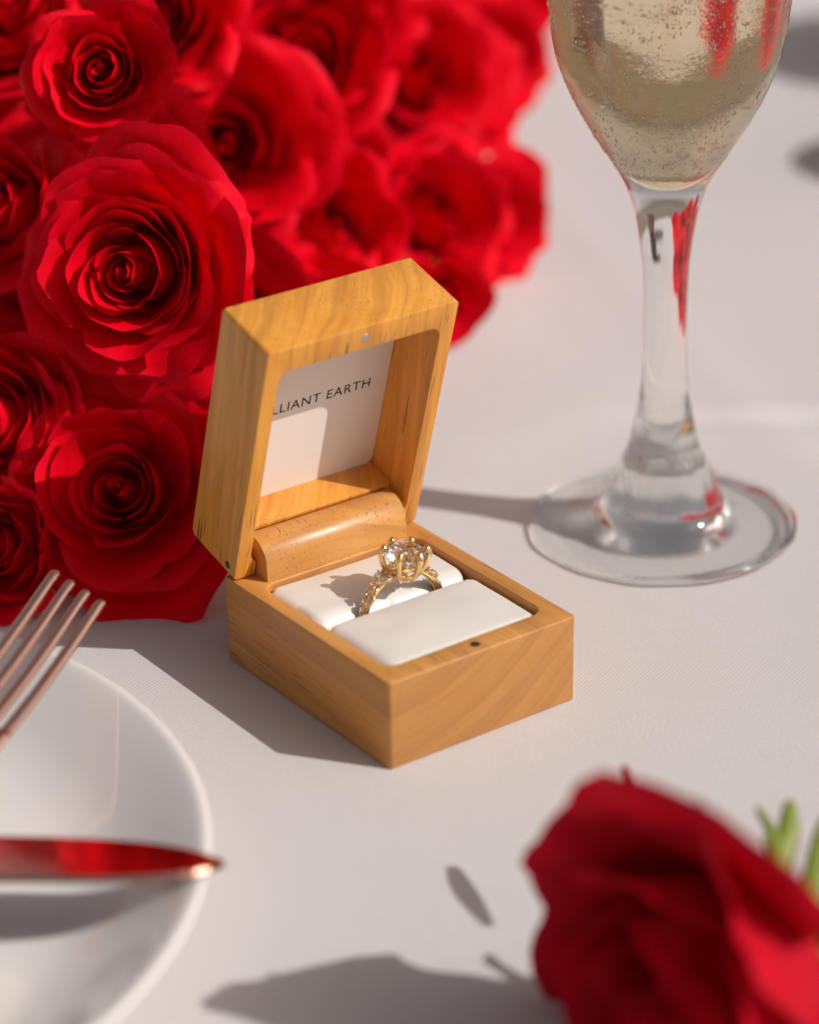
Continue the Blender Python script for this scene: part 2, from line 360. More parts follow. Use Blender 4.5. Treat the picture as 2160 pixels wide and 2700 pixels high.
# ------------------------------------------------------------------ ring box
W, D, H, T = 5.5, 6.869, 2.286, 1.955
AL = -0.27970727
box = tag(empty('ring_box', (W / 2, D / 2, 0)), 'open honey wooden ring box with white cushions and printed white lid lining', 'box')
def child_cm(o):      # keep the part where it was authored (scene cm) under the box's empty
    o.parent = box; o.location = Vector(o.location) - Vector(box.location); return o
def bevelled(o, w_, seg=3, ang=40):
    md = o.modifiers.new('b', 'BEVEL'); md.width = w_ * S; md.segments = seg; md.limit_method = 'ANGLE'; md.angle_limit = radians(ang); md.harden_normals = False
    bake(o); o.data.polygons.foreach_set('use_smooth', [True] * len(o.data.polygons)); o.data.set_sharp_from_angle(angle=radians(50)); return o
def cut(o, *cutters):
    for c in cutters:
        md = o.modifiers.new('c', 'BOOLEAN'); md.operation = 'DIFFERENCE'; md.object = c; md.solver = 'EXACT'
    bake(o)
    for c in cutters:
        me = c.data; bpy.data.objects.remove(c); bpy.data.meshes.remove(me)
    return o
Z0 = lambda z: (lambda x, y: (x, y, z))
base = obj('base', prism(rrect(0, 0, W, D, .10, 4), Z0(0.012), Z0(H)), wood_base)
poc = obj('cutter', prism(rrect(.43, .66, 5.05, 5.84, .36, 8), Z0(.6), Z0(H + 1)), None)
cut(base, poc); bevelled(base, .035)
child_cm(base)
mg = obj('magnet', lathe([(0, H - .05), (.125, H - .05), (.125, H + .004), (.11, H + .008), (0, H + .006)], 24), darkm, loc=(2.73, .335, 0)); mg['label'] = 'dark magnet in the front rim'; child_cm(mg)
# hinge barrel standing on the back of the base
PY, PZ, PR = 6.59, 2.66, .655
prof = [(5.93, H - .3), (5.93, H)] + [(PY + PR * cos(radians(a)), PZ + PR * sin(radians(a))) for a in range(168, 20, -8)] + [(D - .06, H - .3)]
hb = obj('hinge_barrel', prism(prof, lambda y, z: (.64, y, z), lambda y, z: (4.86, y, z)), wood_barrel)
bevelled(hb, .02, 2, 60); child_cm(hb)
# cushions
def cushion(y0, y1, zt, rs, seed, sag):
    """rs: edge radii (left, right, front, back)"""
    bm = bmesh.new(); nu, nv = 96, 56; x0, x1 = .437, 5.043; g = []
    hx, hy = (x1 - x0) / 2, (y1 - y0) / 2; rc = .33
    for j in range(nv + 1):
        row = []
        for i in range(nu + 1):
            u = -1 + 2 * i / nu; v_ = -1 + 2 * j / nv
            uu = math.copysign(1 - (1 - abs(u)) ** 1.6, u); vv_ = math.copysign(1 - (1 - abs(v_)) ** 1.6, v_)
            X, Y = uu * hx, vv_ * hy
            ax, ay = abs(X) - (hx - rc), abs(Y) - (hy - rc)
            if ax > 0 and ay > 0 and ((Y > 0) == (rs[3] < rs[2] or rs[2] == rs[3]) ):
                d_ = sqrt(ax * ax + ay * ay); m_ = max(ax, ay)
                if d_ > 0: X = math.copysign(hx - rc + ax * m_ / d_, X); Y = math.copysign(hy - rc + ay * m_ / d_, Y)
            rx = rs[0] if X < 0 else rs[1]; ry = rs[2] if Y < 0 else rs[3]
            ex, ey = hx - abs(uu * hx), hy - abs(vv_ * hy)
            a_ = clamp(1 - ex / rx); b_ = clamp(1 - ey / ry)
            drop = min(1.0, sqrt(a_ ** 2 + b_ ** 2)); dz_ = (1 - sqrt(1 - min(.9999, drop) ** 2.6)) * min(rx, ry) * 1.5
            if ex < .02 or ey < .02: dz_ += .5
            z = H + zt - dz_ + sag * (1 - uu ** 4) * (1 - vv_ ** 2)
            z += noise.noise(Vector((X * .9, Y * 1.4, seed))) * .025
            row.append(bm.verts.new(((x0 + x1) / 2 + X, (y0 + y1) / 2 + Y, z)))
        g.append(row)
    for j in range(nv):
        for i in range(nu): bm.faces.new((g[j][i], g[j][i + 1], g[j + 1][i + 1], g[j + 1][i]))
    return bm
c1_ = obj('cushion', cushion(.668, 3.46, -.12, (.46, .30, .30, .30), 1, .11), leather); child_cm(c1_); c1_['label'] = 'front white cushion'
c2_ = obj('cushion', cushion(3.52, 5.835, -.10, (.36, .26, .55, .20), 7, .06), leather); child_cm(c2_); c2_['label'] = 'rear white cushion'
# lid, authored closed-frame: X across, Y along the lid, -Z through its depth; turned about X
lidrot = Matrix.Rotation(radians(90) - AL, 3, 'X')
BL = Vector((0, D - .42414, H + .04219))
lid = obj('lid', prism(rrect(0, 0, W, D, [.10, .12, .12, .10], 5), Z0(-T), Z0(0)), wood_lid)
bv = lid.modifiers.new('b', 'BEVEL')
# the back lower edge is rounded off more than the rest
bm = bmesh.new(); bm.from_mesh(lid.data); wl = bm.edges.layers.float.new('bevel_weight_edge')
lid.modifiers.clear(); bm.free()
nc = prism([(-.5, -.5), (W + .5, -.5), (W + .5, .30), (-.5, .30)], Z0(-T - .5), Z0(-T), None); nc.free()
rc = [( -T - .3, -.3), (-T + .32, -.3), (-T + .32, 0)] + [(-T + .32 - .32 * sin(radians(a)), .32 - .32 * cos(radians(a))) for a in range(10, 91, 10)] + [(-T - .3, .32)]
edgecut = obj('cutter', prism(rc, lambda z, y: (-.5, y, z), lambda z, y: (W + .5, y, z)), None)
pocket = obj('cutter', prism(rrect(.41, .32, 5.10, 6.20, [.42, .34, .34, .42], 8), Z0(-1.62), Z0(.5)), None)
cut(lid, edgecut)
cut(lid, pocket)
# block left at the bottom of the pocket, carved for the barrel
LY, LZ = .27, -.25
blk = obj('hinge_rail', prism([(.415, .325), (5.09, .325), (5.09, .90), (.415, .90)], Z0(-1.615), Z0(-.66)), wood_lid)
cyl = [(LY + .665 * cos(radians(a)), LZ + .665 * sin(radians(a))) for a in range(0, 360, 10)]
cc_ = obj('cutter', prism(cyl, lambda y, z: (.60, y, z), lambda y, z: (4.90, y, z)), None)
cut(blk, cc_); bevelled(blk, .015, 2)
cc_ = obj('cutter', prism(cyl, lambda y, z: (.61, y, z), lambda y, z: (4.89, y, z)), None)
nt_ = obj('cutter', prism(rrect(.61, -1.0, 4.89, .60, [.01, .01, .01, .01], 2), Z0(-.6), Z0(.6)), None)
cut(lid, cc_, nt_); bevelled(lid, .032)
lid.rotation_euler = lidrot.to_euler(); lid.location = BL * S; child_cm(lid)
def onlid(o): o.parent = lid; return o
onlid(blk)
pn = onlid(obj('lining_panel', prism(rrect(.425, .86, 5.085, 6.185, [.30, .34, .34, .30], 8), Z0(-1.615), Z0(-1.585)), panel_m)); pn.data.set_sharp_from_angle(angle=radians(30))
mg = onlid(obj('magnet', lathe([(0, -.05), (.115, -.05), (.115, .003), (.10, .009), (.03, .006), (0, .0)], 24), steel, loc=(2.80, 6.52, 0))); mg['label'] = 'steel magnet in the top rim'
for x_ in (-.004, W + .004):
    bm = lathe([(0, -.05), (.105, -.05), (.105, .0), (0, .0)], 20)
    bmesh.ops.rotate(bm, verts=bm.verts, matrix=Matrix.Rotation(radians(-90 if x_ < 0 else 90), 3, 'Y'))
    onlid(obj('hinge_pin', bm, pinm, loc=(x_, .25, -.34)))
# lettering
def text_mesh(s, size=1.0, off=0.0):
    cu = bpy.data.curves.new('t', 'FONT'); cu.body = s; cu.size = size; cu.space_character = 1.12; cu.offset = off; cu.extrude = 0
    o = bpy.data.objects.new('t', cu); C.objects.link(o)
    dg = bpy.context.evaluated_depsgraph_get(); dg.update(); me = bpy.data.meshes.new_from_object(o.evaluated_get(dg))
    bpy.data.objects.remove(o); return me
tm = text_mesh('BRILLIANT EARTH', 1.0, .006)
xs = [v.co.x for v in tm.vertices]; ys = [v.co.y for v in tm.vertices]
te = text_mesh('EARTH', 1.0, .006); ew = max(v.co.x for v in te.vertices) - min(v.co.x for v in te.vertices)
kx = 1.30 / ew; ky = .27 / (max(ys) - min(ys)); mx_ = max(xs)
for v in tm.vertices: v.co = Vector((4.55 + (v.co.x - mx_) * kx, 3.47 + (v.co.y - min(ys)) * ky, -1.580)) * S
tm.materials.append(ink); to = bpy.data.objects.new('lettering', tm); link(to, lid)

# ------------------------------------------------------------------ engagement ring
ring = tag(empty('ring', (2.90, 3.53, 1.6), Matrix.Rotation(radians(5), 3, 'Y')), 'gold engagement ring with large round diamond held in the box cushion slot', 'ring')
RC = Vector((0, 0, .15)); RR = 1.11
def rp(a, dr=0.0, dy=0.0):                     # a: degrees from the top, + toward +x
    return RC + Vector(((RR + dr) * sin(radians(a)), dy, (RR + dr) * cos(radians(a))))
bm = tube([rp(a) for a in range(0, 360, 6)], (.05, .075), 8, upv=None, caps=False) if False else bmesh.new()
n_ = 90; rings_ = []
for k in range(n_):
    a = 360 * k / n_; aa = min(a, 360 - a); ww = .11 + .0 * aa; c_, s_ = cos(radians(a)), sin(radians(a))
    rg = []
    for q in range(8):
        b_ = 2 * pi * q / 8; dr = .075 * cos(b_); dy = ww * sin(b_)
        rg.append(bm.verts.new(rp(a, dr, dy)))
    rings_.append(rg)
for k in range(n_):
    a_, c_ = rings_[k], rings_[(k + 1) % n_]
    for q in range(8): bm.faces.new((a_[q], a_[(q + 1) % 8], c_[(q + 1) % 8], c_[q]))
obj('band', bm, gold, ring)
for ph in (0, pi):                              # two vines twining up each shoulder
    for sg in (1, -1):
        pts = [rp(sg * a, .055 + .03 * cos(radians(a * 4.6) + ph), .13 * sin(radians(a * 4.6) + ph)) for a in range(4, 88, 3)]
        obj('vine', tube(pts, [.042 - .018 * i / len(pts) for i in range(len(pts))], 7), gold, ring)
def brilliant(r, n=8, ch=.16, pd=.43, tb=.56, sx=1.0, sy=1.0):
    bm = bmesh.new(); r1 = []; g1 = []; g2 = []; p1 = []
    for k in range(n): a = 2 * pi * k / n; r1.append(bm.verts.new((tb * r * cos(a), tb * r * sin(a), (ch * 2) * r)))
    mid = [bm.verts.new((.79 * r * cos(2 * pi * (k + .5) / n), .79 * r * sin(2 * pi * (k + .5) / n), ch * 2 * r * .62)) for k in range(n)]
    gt = [bm.verts.new((r * cos(pi * k / n), r * sin(pi * k / n), .02 * r)) for k in range(2 * n)]
    gb = [bm.verts.new((r * cos(pi * k / n), r * sin(pi * k / n), -.02 * r)) for k in range(2 * n)]
    pv = [bm.verts.new((.42 * r * cos(2 * pi * (k + .5) / n) , .42 * r * sin(2 * pi * (k + .5) / n), -pd * 2 * r * .56)) for k in range(n)]
    cu = bm.verts.new((0, 0, -pd * 2 * r))
    bm.faces.new(r1)
    for k in range(n):
        j = (k + 1) % n; h = (k - 1) % n
        bm.faces.new((r1[k], mid[k], r1[j]))
        bm.faces.new((r1[k], gt[2 * k], mid[k])); bm.faces.new((r1[k], mid[h], gt[2 * k]))
        bm.faces.new((mid[k], gt[2 * k], gt[2 * k + 1])); bm.faces.new((mid[k], gt[2 * k + 1], gt[(2 * k + 2) % (2 * n)]))
        bm.faces.new((gb[2 * k], pv[k], gb[2 * k + 1])); bm.faces.new((gb[2 * k + 1], pv[k], gb[(2 * k + 2) % (2 * n)]))
        bm.faces.new((gb[2 * k], cu, pv[k])); bm.faces.new((gb[2 * k], pv[h], cu))
    for k in range(2 * n):
        j = (k + 1) % (2 * n); bm.faces.new((gt[k], gb[k], gb[j], gt[j]))
    for v in bm.verts: v.co.x *= sx; v.co.y *= sy
    bmesh.ops.recalc_face_normals(bm, faces=bm.faces); return bm
dz = 3.33 - 1.6
bm = brilliant(.575, 8); bmesh.ops.rotate(bm, verts=bm.verts, matrix=Matrix.Rotation(.2, 3, 'Z'))
obj('diamond', bm, diamond_m, ring, (0, .0, dz - .02), smooth=False)
for a in (92, 38, -32, -86, -140, 150):
    ca, sa = cos(radians(a)), sin(radians(a))
    pts = smoothpath([(.20 * ca, .18 * sa, dz - .66), (.36 * ca, .36 * sa, dz - .54), (.50 * ca, .50 * sa, dz - .32), (.57 * ca, .57 * sa, dz - .08), (.58 * ca, .58 * sa, dz + .05), (.51 * ca, .51 * sa, dz + .12)], 5)
    k_ = len(pts); bm = tube(pts, [.060 + .030 * (i / k_) for i in range(k_)], 9)
    sphere(bm, (.525 * ca, .525 * sa, dz + .105), .10, 12, 9)
    obj('prong', bm, gold, ring)
bm = bmesh.new()
for k in range(40):
    pass
bm = tube([(.38 * cos(radians(a)), .38 * sin(radians(a)), dz - .50) for a in range(0, 361, 12)], .035, 7); obj('gallery_rail', bm, gold, ring)
obj('gallery_seat', lathe([(0, dz - .80), (.12, dz - .78), (.16, dz - .68), (.10, dz - .60), (0, dz - .58)], 16), gold, ring)
st = [(-20, .15, .0, 25, .15), (-34, -.12, .04, -25, .13), (-33, .17, .02, 30, .10), (-50, .02, .06, 10, .12), (-62, -.13, .02, -20, .12), (-74, .03, .02, 12, .10), (-15, -.19, -.05, -30, .12),
      (20, -.15, .0, 25, .13), (34, .12, .03, -25, .12), (36, -.13, .02, 30, .11), (49, .0, .05, 10, .10), (60, .12, .02, -20, .09), (70, .0, .02, 0, .08), (14, .19, -.05, 20, .12)]
for a, dy, dr, tw, r_ in st:
    rt = Matrix.Rotation(radians(a), 3, 'Y') @ Matrix.Rotation(radians(tw), 3, 'Z')
    c_ = rp(a, .12 + dr, dy)
    r_ *= 1.25
    bm = brilliant(r_, 6, .16, .36, .5, 1.15, .62); bmesh.ops.rotate(bm, verts=bm.verts, matrix=rt)
    st_o = obj('accent_stone', bm, diamond_m, ring, c_, smooth=False)
    bm = bmesh.new()
    for e_ in (1, -1): sphere(bm, rt @ Vector((r_ * 1.12 * e_, 0, .01)), .032, 8, 6)
    bm2 = tube([rt @ Vector((r_ * 1.12 * cos(q), r_ * .66 * sin(q), -.045)) for q in [2 * pi * i / 16 for i in range(17)]], .016, 6, bm)
    s_ = obj('setting', bm2, gold, ring, c_)

# ------------------------------------------------------------------ champagne flute
GX, GY = 13.36, 5.87
tl = radians(.85); lean = Matrix.Rotation(tl, 3, Vector((-fwd.x, -fwd.y, 0)).normalized())
flute = tag(empty('champagne_flute', (GX, GY, .0), lean), 'clear stemmed glass of pale champagne misted with droplets', 'glass')
out = [(0, .10), (1.2, .09), (2.6, .05), (3.35, .02), (3.52, .05), (3.60, .13), (3.58, .22), (3.48, .27), (3.25, .29), (2.8, .33), (2.3, .42), (1.9, .55), (1.62, .85), (1.50, 1.2), (1.36, 1.62), (1.12, 2.10), (.93, 2.65), (.80, 3.2), (.69, 3.75), (.615, 4.38), (.585, 5.2), (.575, 6.2), (.586, 7.06), (.62, 7.7), (.665, 8.11), (.74, 8.65), (.837, 9.14), (.98, 9.6), (1.10, 9.9), (1.39, 10.41), (1.80, 11.04), (2.16, 11.67), (2.46, 12.25), (2.80, 13.14), (2.93, 13.8), (3.02, 14.6), (3.10, 15.8), (3.10, 17.5), (3.0, 19.5), (2.85, 21.3), (2.74, 22.6)]
inn = [(0, 9.98), (.30, 10.03), (.65, 10.25), (.98, 10.65), (1.30, 11.15), (1.66, 11.70), (2.08, 12.35), (2.52, 13.2), (2.72, 13.85), (2.86, 14.6), (2.95, 15.8), (2.96, 17.5), (2.87, 19.3)]
def dense(pr, n=4): return [(max(0, p.x), p.z) for p in smoothpath([(r, 0, z) for r, z in pr], n)]
bm = lathe(dense(out, 4), 128)
rim = [(2.74, 22.6), (2.71, 22.65), (2.66, 22.6), (2.72, 21.3), (2.87, 19.3)]
lathe(dense(rim, 3), 128, bm)
bmesh.ops.remove_doubles(bm, verts=bm.verts, dist=1e-4)
for v in bm.verts:          # pressed glass is never quite true: faint rings and a slow wobble in the foot
    r_ = sqrt(v.co.x ** 2 + v.co.y ** 2); th_a = atan2(v.co.y, v.co.x)
    if v.co.z < 2.6 and r_ > .9 and v.co.z > .08:
        v.co.z += .009 * sin(r_ * 11 + .6 * sin(3 * th_a)) * sstep(1.6, 2.2, r_) + .006 * sin(4 * th_a + 1.3) * sstep(1.0, 2.0, r_)
        q_ = 1 + .005 * sin(7 * th_a + v.co.z * 3) + .006 * sin(13 * th_a + 2); v.co.x *= q_; v.co.y *= q_
gl = obj('glass', bm, glass_m, flute)
inp = dense(inn, 4); inp[0] = (0, inn[0][1])
bm = lathe(inp, 128); top_z = inn[-1][1]
nf = len(bm.faces)
rt_ = [v for v in bm.verts if abs(v.co.z - top_z) < 1e-4]
bmesh.ops.contextual_create(bm, geom=rt_)
bm.normal_update()
ch = obj('champagne', bm, champ_m, flute)
ch.data.materials.append(champ_top)
for p_ in ch.data.polygons:
    if len(p_.vertices) > 10: p_.material_index = 1; p_.use_smooth = False
def fixn(o, test):      # make normals point outward by a sample face test
    me = o.data; p_ = me.polygons[len(me.polygons) // 2]; c_ = p_.center; r_ = Vector((c_.x, c_.y, 0))
    if (p_.normal.dot(r_) > 0) != test: me.flip_normals()
fixn(gl, True); fixn(ch, True)
for o_ in (ch,):
    for p_ in o_.data.polygons:
        if p_.material_index == 1 and p_.normal.z < 0: p_.flip()
rnd = random.Random(4); bm = bmesh.new()
def rin(z):
    for (r0, z0), (r1, z1) in zip(inp, inp[1:]):
        if z0 <= z <= z1: return r0 + (r1 - r0) * (z - z0) / max(1e-6, z1 - z0)
    return 2.8
for k in range(130):
    z = rnd.uniform(10.4, 17.5); rr_ = rin(z) * (.95 if rnd.random() < .7 else rnd.uniform(.1, .9)); a = rnd.uniform(0, 2 * pi)
    sphere(bm, (rr_ * cos(a), rr_ * sin(a), z), rnd.choice((.02, .025, .03, .045)), 10, 7)
tag(obj('bubble', bm, bubble_m, flute), kind='stuff')
# larger drops that have run together on the outside of the bowl
outp = dense(out, 4)
def rout(z):
    for (r0, z0), (r1, z1) in zip(outp[60:], outp[61:]):
        if z0 <= z <= z1: return r0 + (r1 - r0) * (z - z0) / max(1e-6, z1 - z0), (r1 - r0) / max(1e-6, z1 - z0)
    return 2.9, 0
drop_m, nt, g = glass_mat('water', 1.33)
tb = bmesh.new(); bmesh.ops.create_icosphere(tb, subdivisions=1, radius=1); tv = [v.co.copy() for v in tb.verts]; tf = [[v.index for v in f.verts] for f in tb.faces]; tb.free()
DV, DF = [], []
for k in range(5200):
    z = 10.3 + 6.5 * rnd.random() ** 1.25; a = rnd.uniform(0, 2 * pi); r0, sl = rout(z)
    if noise.noise(Vector((3 * cos(a), 3 * sin(a), z * .5))) < -.05: continue
    q = rnd.random(); s_ = .020 + .022 * q ** 3 + (.035 if q > .99 else 0)
    nrm = Vector((cos(a), sin(a), -sl)).normalized(); tz = Vector((sl * cos(a), sl * sin(a), 1)).normalized(); tx = tz.cross(nrm)
    mt = Matrix((tx * s_ * .9, tz * s_ * rnd.uniform(1.0, 1.9), nrm * s_ * .5)).transposed(); c_ = Vector((r0 * cos(a), r0 * sin(a), z)) + nrm * .002
    o0 = len(DV); DV += [(mt @ p + c_) * S for p in tv]; DF += [[i_ + o0 for i_ in f_] for f_ in tf]
dme = bpy.data.meshes.new('droplet'); dme.from_pydata(DV, [], DF); dme.materials.append(drop_m); dme.polygons.foreach_set('use_smooth', [True] * len(DF))
dr_ = tag(link(bpy.data.objects.new('droplet', dme), flute), kind='stuff')

# ------------------------------------------------------------------ roses
NU, NV = 22, 16
def petal_bm(rg, t, th, openness=1.0):
    bm = bmesh.new(); uvl = bm.loops.layers.uv.new('UV')
    Rc = .10 + 1.30 * t ** .95
    lean_ = radians(-16 + (66 * t ** 1.15) * openness + rg.uniform(-9, 11))
    curl = radians(3 + 16 * t + 88 * sstep(.55, 1, t) * openness * rg.uniform(.2, 1.3))
    L0 = (2.05 + 1.45 * t ** .9) * rg.uniform(.95, 1.06)
    PH = radians(165 - 108 * min(1, t * 1.5) ** .7)
    ph1, ph2, ph3 = (rg.uniform(0, 6.3) for _ in range(3)); sd = rg.uniform(0, 90)
    ruf = (.014 + .105 * t) * rg.uniform(.5, 1.3); tipw = rg.uniform(.08, .2); tip = rg.uniform(.0, .085) * (.3 + t)
    notch = rg.uniform(-.3, .3); tilt = rg.uniform(-.08, .08); flat = rg.uniform(.0, .26) * (1 - t * .3)
    g = []
    for i in range(NU + 1):
        u = -1 + 2 * i / NU; au = abs(u)
        L_ = L0 * (1 - .26 * au ** 3.2 + tip * exp(-((u - notch) / tipw) ** 2) + tilt * u * .5 + .010 * sin(7 * u + ph3))
        r, z = .06, 0.0; Lb = Rc * 1.25; M_ = 36; samples = []
        cl_ = curl * (1 + .55 * sin(2.3 * u + ph2)) * (1 + .2 * au ** 3)
        e0 = .80 - .16 * t
        for k in range(M_ + 1):
            v = k / M_
            an = radians(86) + (lean_ - radians(86)) * sstep(0, Lb * 1.7, v * L_) + cl_ * sstep(e0, 1.04, v) ** 1.6
            if k: r += sin(an) * L_ / M_; z += cos(an) * L_ / M_
            samples.append((r, z))
        for j in range(NV + 1):
            vj = (j / NV) ** .8; f = vj * M_; k = min(M_ - 1, int(f)); fr = f - k
            r_ = samples[k][0] * (1 - fr) + samples[k + 1][0] * fr; z_ = samples[k][1] * (1 - fr) + samples[k + 1][1] * fr
            da = PH * u * (.22 + .78 * sstep(0, .5, vj)); ang = th + da
            r_ *= 1 - flat * (1 - cos(da)) * vj
            r_ += (.04 + .075 * t) * u * vj + ruf * vj ** 3 * sin(4.2 * u + ph1) + .3 * ruf * vj ** 5 * sin(12 * u + ph2)
            r_ += .22 * t * au ** 6 * sstep(.3, 1, vj)
            z_ += ruf * .7 * vj ** 3 * sin(5.1 * u + ph3)
            p = Vector((r_ * cos(ang), r_ * sin(ang), z_))
            nn = noise.noise_vector(p * .7 + Vector((sd, 0, 0))) * .15 * (.15 + t) + noise.noise_vector(p * 1.9 + Vector((0, sd, 0))) * (.02 + .05 * t) * vj
            g.append((bm.verts.new(p + nn), (u * .5 + .5, vj)))
    for i in range(NU):
        for j in range(NV):
            q = (i * (NV + 1) + j, (i + 1) * (NV + 1) + j, (i + 1) * (NV + 1) + j + 1, i * (NV + 1) + j + 1)
            f_ = bm.faces.new([g[k][0] for k in q])
            for l_, k in zip(f_.loops, q): l_[uvl].uv = g[k][1]
    return bm
def rose_meshes(seed, n, openness, material, t0=0.0, t1=1.0):
    rg = random.Random(seed); out_ = []; th = rg.uniform(0, 6.28)
    for i in range(n):
        t = t0 + (t1 - t0) * (i / (n - 1)) ** .95
        th += radians(137.5 + rg.uniform(-16, 16)) if i > 3 else radians(180 + rg.uniform(-20, 20))
        bm = petal_bm(rg, t, th, openness)
        me = bpy.data.meshes.new('petal')
        for v in bm.verts: v.co *= S
        bm.to_mesh(me); bm.free(); me.materials.append(material)
        me.polygons.foreach_set('use_smooth', [True] * len(me.polygons)); out_.append(me)
    # calyx with five sepals, and the stem
    bm = lathe([(0, -.9), (.22, -.85), (.36, -.55), (.40, -.25), (.30, -.05), (0, .02)], 16)
    for k in range(5):
        a = 2 * pi * k / 5 + rg.uniform(-.2, .2); pv = None
        for j in range(9):
            q = j / 8; rr_ = .25 + .95 * q + .25 * q * q; zz = -.25 - .12 * sin(q * 2.5) - .35 * q * q; hw = .24 * sin(pi * (q * .85 + .12)) * (1 - q * .55)
            c_ = Vector((rr_ * cos(a), rr_ * sin(a), zz)); sd_ = Vector((-sin(a), cos(a), 0)) * hw
            cur = (bm.verts.new(c_ - sd_ + Vector((0, 0, .05))), bm.verts.new(c_ - Vector((0, 0, .03))), bm.verts.new(c_ + sd_ + Vector((0, 0, .05))))
            if pv: bm.faces.new((pv[0], cur[0], cur[1], pv[1])); bm.faces.new((pv[1], cur[1], cur[2], pv[2]))
            pv = cur
    me = bpy.data.meshes.new('calyx')
    for v in bm.verts: v.co *= S
    bm.to_mesh(me); bm.free(); me.materials.append(green); me.polygons.foreach_set('use_smooth', [True] * len(me.polygons))
    st_ = tube(smoothpath([(0, 0, -.8), (.05, .03, -2.2), (-.1, .1, -4.2), (.1, .25, -6.5)], 4), .20, 9)
    ms = bpy.data.meshes.new('stem')
    for v in st_.verts: v.co *= S
    st_.to_mesh(ms); st_.free(); ms.materials.append(green); ms.polygons.foreach_set('use_smooth', [True] * len(ms.polygons))
    return out_, me, ms
VAR = [rose_meshes(11, 44, 1.0, petal_red), rose_meshes(23, 23, .66, petal_red), rose_meshes(37, 31, .92, petal_red), rose_meshes(5, 20, .50, petal_red), rose_meshes(61, 27, 1.08, petal_red), rose_meshes(90, 36, .80, petal_red)]
def place_rose(var, pos, axis, rad, spin, label, group='red roses of the large bouquet', name='rose'):
    """axis in (right, up, toward the viewer) terms of where the bloom faces"""
    ax = (rgt * axis[0] + up * axis[1] - fwd * axis[2]).normalized()
    rot = (ax.to_track_quat('Z', 'Y').to_matrix() @ Matrix.Rotation(radians(spin), 3, 'Z'))
    k = rad / 2.75
    c = Vector(pos) - ax * 1.5 * k
    r = empty(name, c, rot); r.scale = (k, k, k)
    tag(r, label, 'rose', group)
    ps, cal, stm = var
    for me in ps: link(bpy.data.objects.new('petal', me), r)
    link(bpy.data.objects.new('calyx', cal), r); link(bpy.data.objects.new('stem', stm), r)
    return r
V0, V1, V2, V3, V4, V5 = VAR
place_rose(V0, (1.25, 12.7, 8.2), (-.24, -.12, 1), 2.9, 20, 'large fully open red rose in bright sun left of the ring box lid')
place_rose(V1, (2.75, 16.2, 12.3), (-.05, .02, 1), 2.05, 80, 'half open red rose at the top left with a curled outer petal')
place_rose(V4, (-.2, 11.3, 3.05), (-.15, .10, 1), 2.85, 140, 'shaded red rose low beside the box, behind the fork tips')
place_rose(V5, (-1.6, 15.0, 4.0), (-.55, .05, 1), 2.3, 210, 'shaded red rose cut by the left edge at mid height')
place_rose(V1, (.3, 17.8, 8.7), (-.45, .2, 1), 2.35, 300, 'crumpled red rose at the left edge, between two larger blooms')
place_rose(V3, (13.4, 22.4, 9.3), (.12, .0, 1), 3.0, 30, 'blurred red rose at the top centre with long drooping outer petals')
place_rose(V1, (12.2, 19.4, 5.0), (.30, .05, 1), 2.5, 120, 'blurred red rose directly behind the top of the box lid')
place_rose(V4, (20.1, 25.6, 6.7), (.35, .1, 1), 2.7, 200, 'soft blurred red rose at the top, left of the flute bowl')
place_rose(V5, (17.5, 21.4, 3.5), (.55, -.05, 1), 2.5, 250, 'blurred red rose right of the lid, its petals facing the flute')
place_rose(V2, (20.9, 22.7, 2.2), (.75, -.25, .7), 2.3, 70, 'rightmost low red rose, petals hanging to the cloth')
place_rose(V0, (23.2, 26.7, 5.4), (.8, .15, .6), 2.4, 160, 'rightmost high red rose with a petal pointing at the flute')
place_rose(V3, (-2.9, 12.9, 1.6), (-.4, .05, 1), 2.1, 10, 'small dark red rose in the lower left, behind the fork')
place_rose(V0, (4.3, 23.5, 12.0), (-.3, .4, .8), 2.9, 190, 'red rose cut by the top left corner')
place_rose(V1, (11.9, 26.5, 9.9), (.0, .2, 1), 3.0, 220, 'red rose cut by the top edge, between two half open blooms')
place_rose(V3, (15.4, 18.9, 1.9), (.5, -.55, .8), 2.0, 330, 'red rose hanging low behind the right edge of the lid')
place_rose(V4, (9.2, 20.5, 7.9), (.05, -.05, 1), 3.0, 40, 'dark shaded red rose deep between the large bloom and the lid')
place_rose(V2, (6.4, 17.3, 3.7), (.1, -.3, 1), 3.0, 100, 'red rose mostly hidden behind the left side of the lid')
place_rose(V0, (11.0, 18.4, 2.2), (.2, -.2, 1), 2.6, 180, 'red rose hidden low behind the middle of the lid')
place_rose(V1, (32.5, 38.0, 4.8), (.5, .1, .8), 3.0, 15, 'farthest red rose at the top edge beside the flute bowl')
place_rose(V5, (7.0, 20.6, 12.0), (.1, .1, 1), 2.7, 270, 'shaded red rose at the top between the upper left bloom and the centre')
place_rose(V2, (17.5, 27.6, 8.5), (.2, .2, 1), 3.0, 290, 'blurred red rose behind the top centre blooms')
place_rose(V3, (-1.0, 20.0, 6.6), (-.3, .1, 1), 3.0, 130, 'dark red rose between the blooms at the left edge')
place_rose(V0, (3.6, 21.6, 5.6), (-.1, .0, 1), 3.2, 60, 'deep shaded red rose behind the large sunlit bloom')
place_rose(V2, (4.3, 17.8, 8.4), (.0, .1, 1), 2.6, 0, 'shaded red rose tucked behind the upper edge of the large bloom')
place_rose(V1, (20.3, 27.0, 2.9), (.4, -.1, 1), 2.7, 310, 'blurred red rose low behind the right hand blooms')
place_rose(V1, (14.9, 24.5, 4.6), (.2, -.1, 1), 3.0, 200, 'blurred red rose low between the centre and right blooms')
place_rose(V2, (2.3, 15.2, 2.0), (.1, -.35, 1), 2.3, 20, 'dark red rose low in the shade behind the left side of the box')
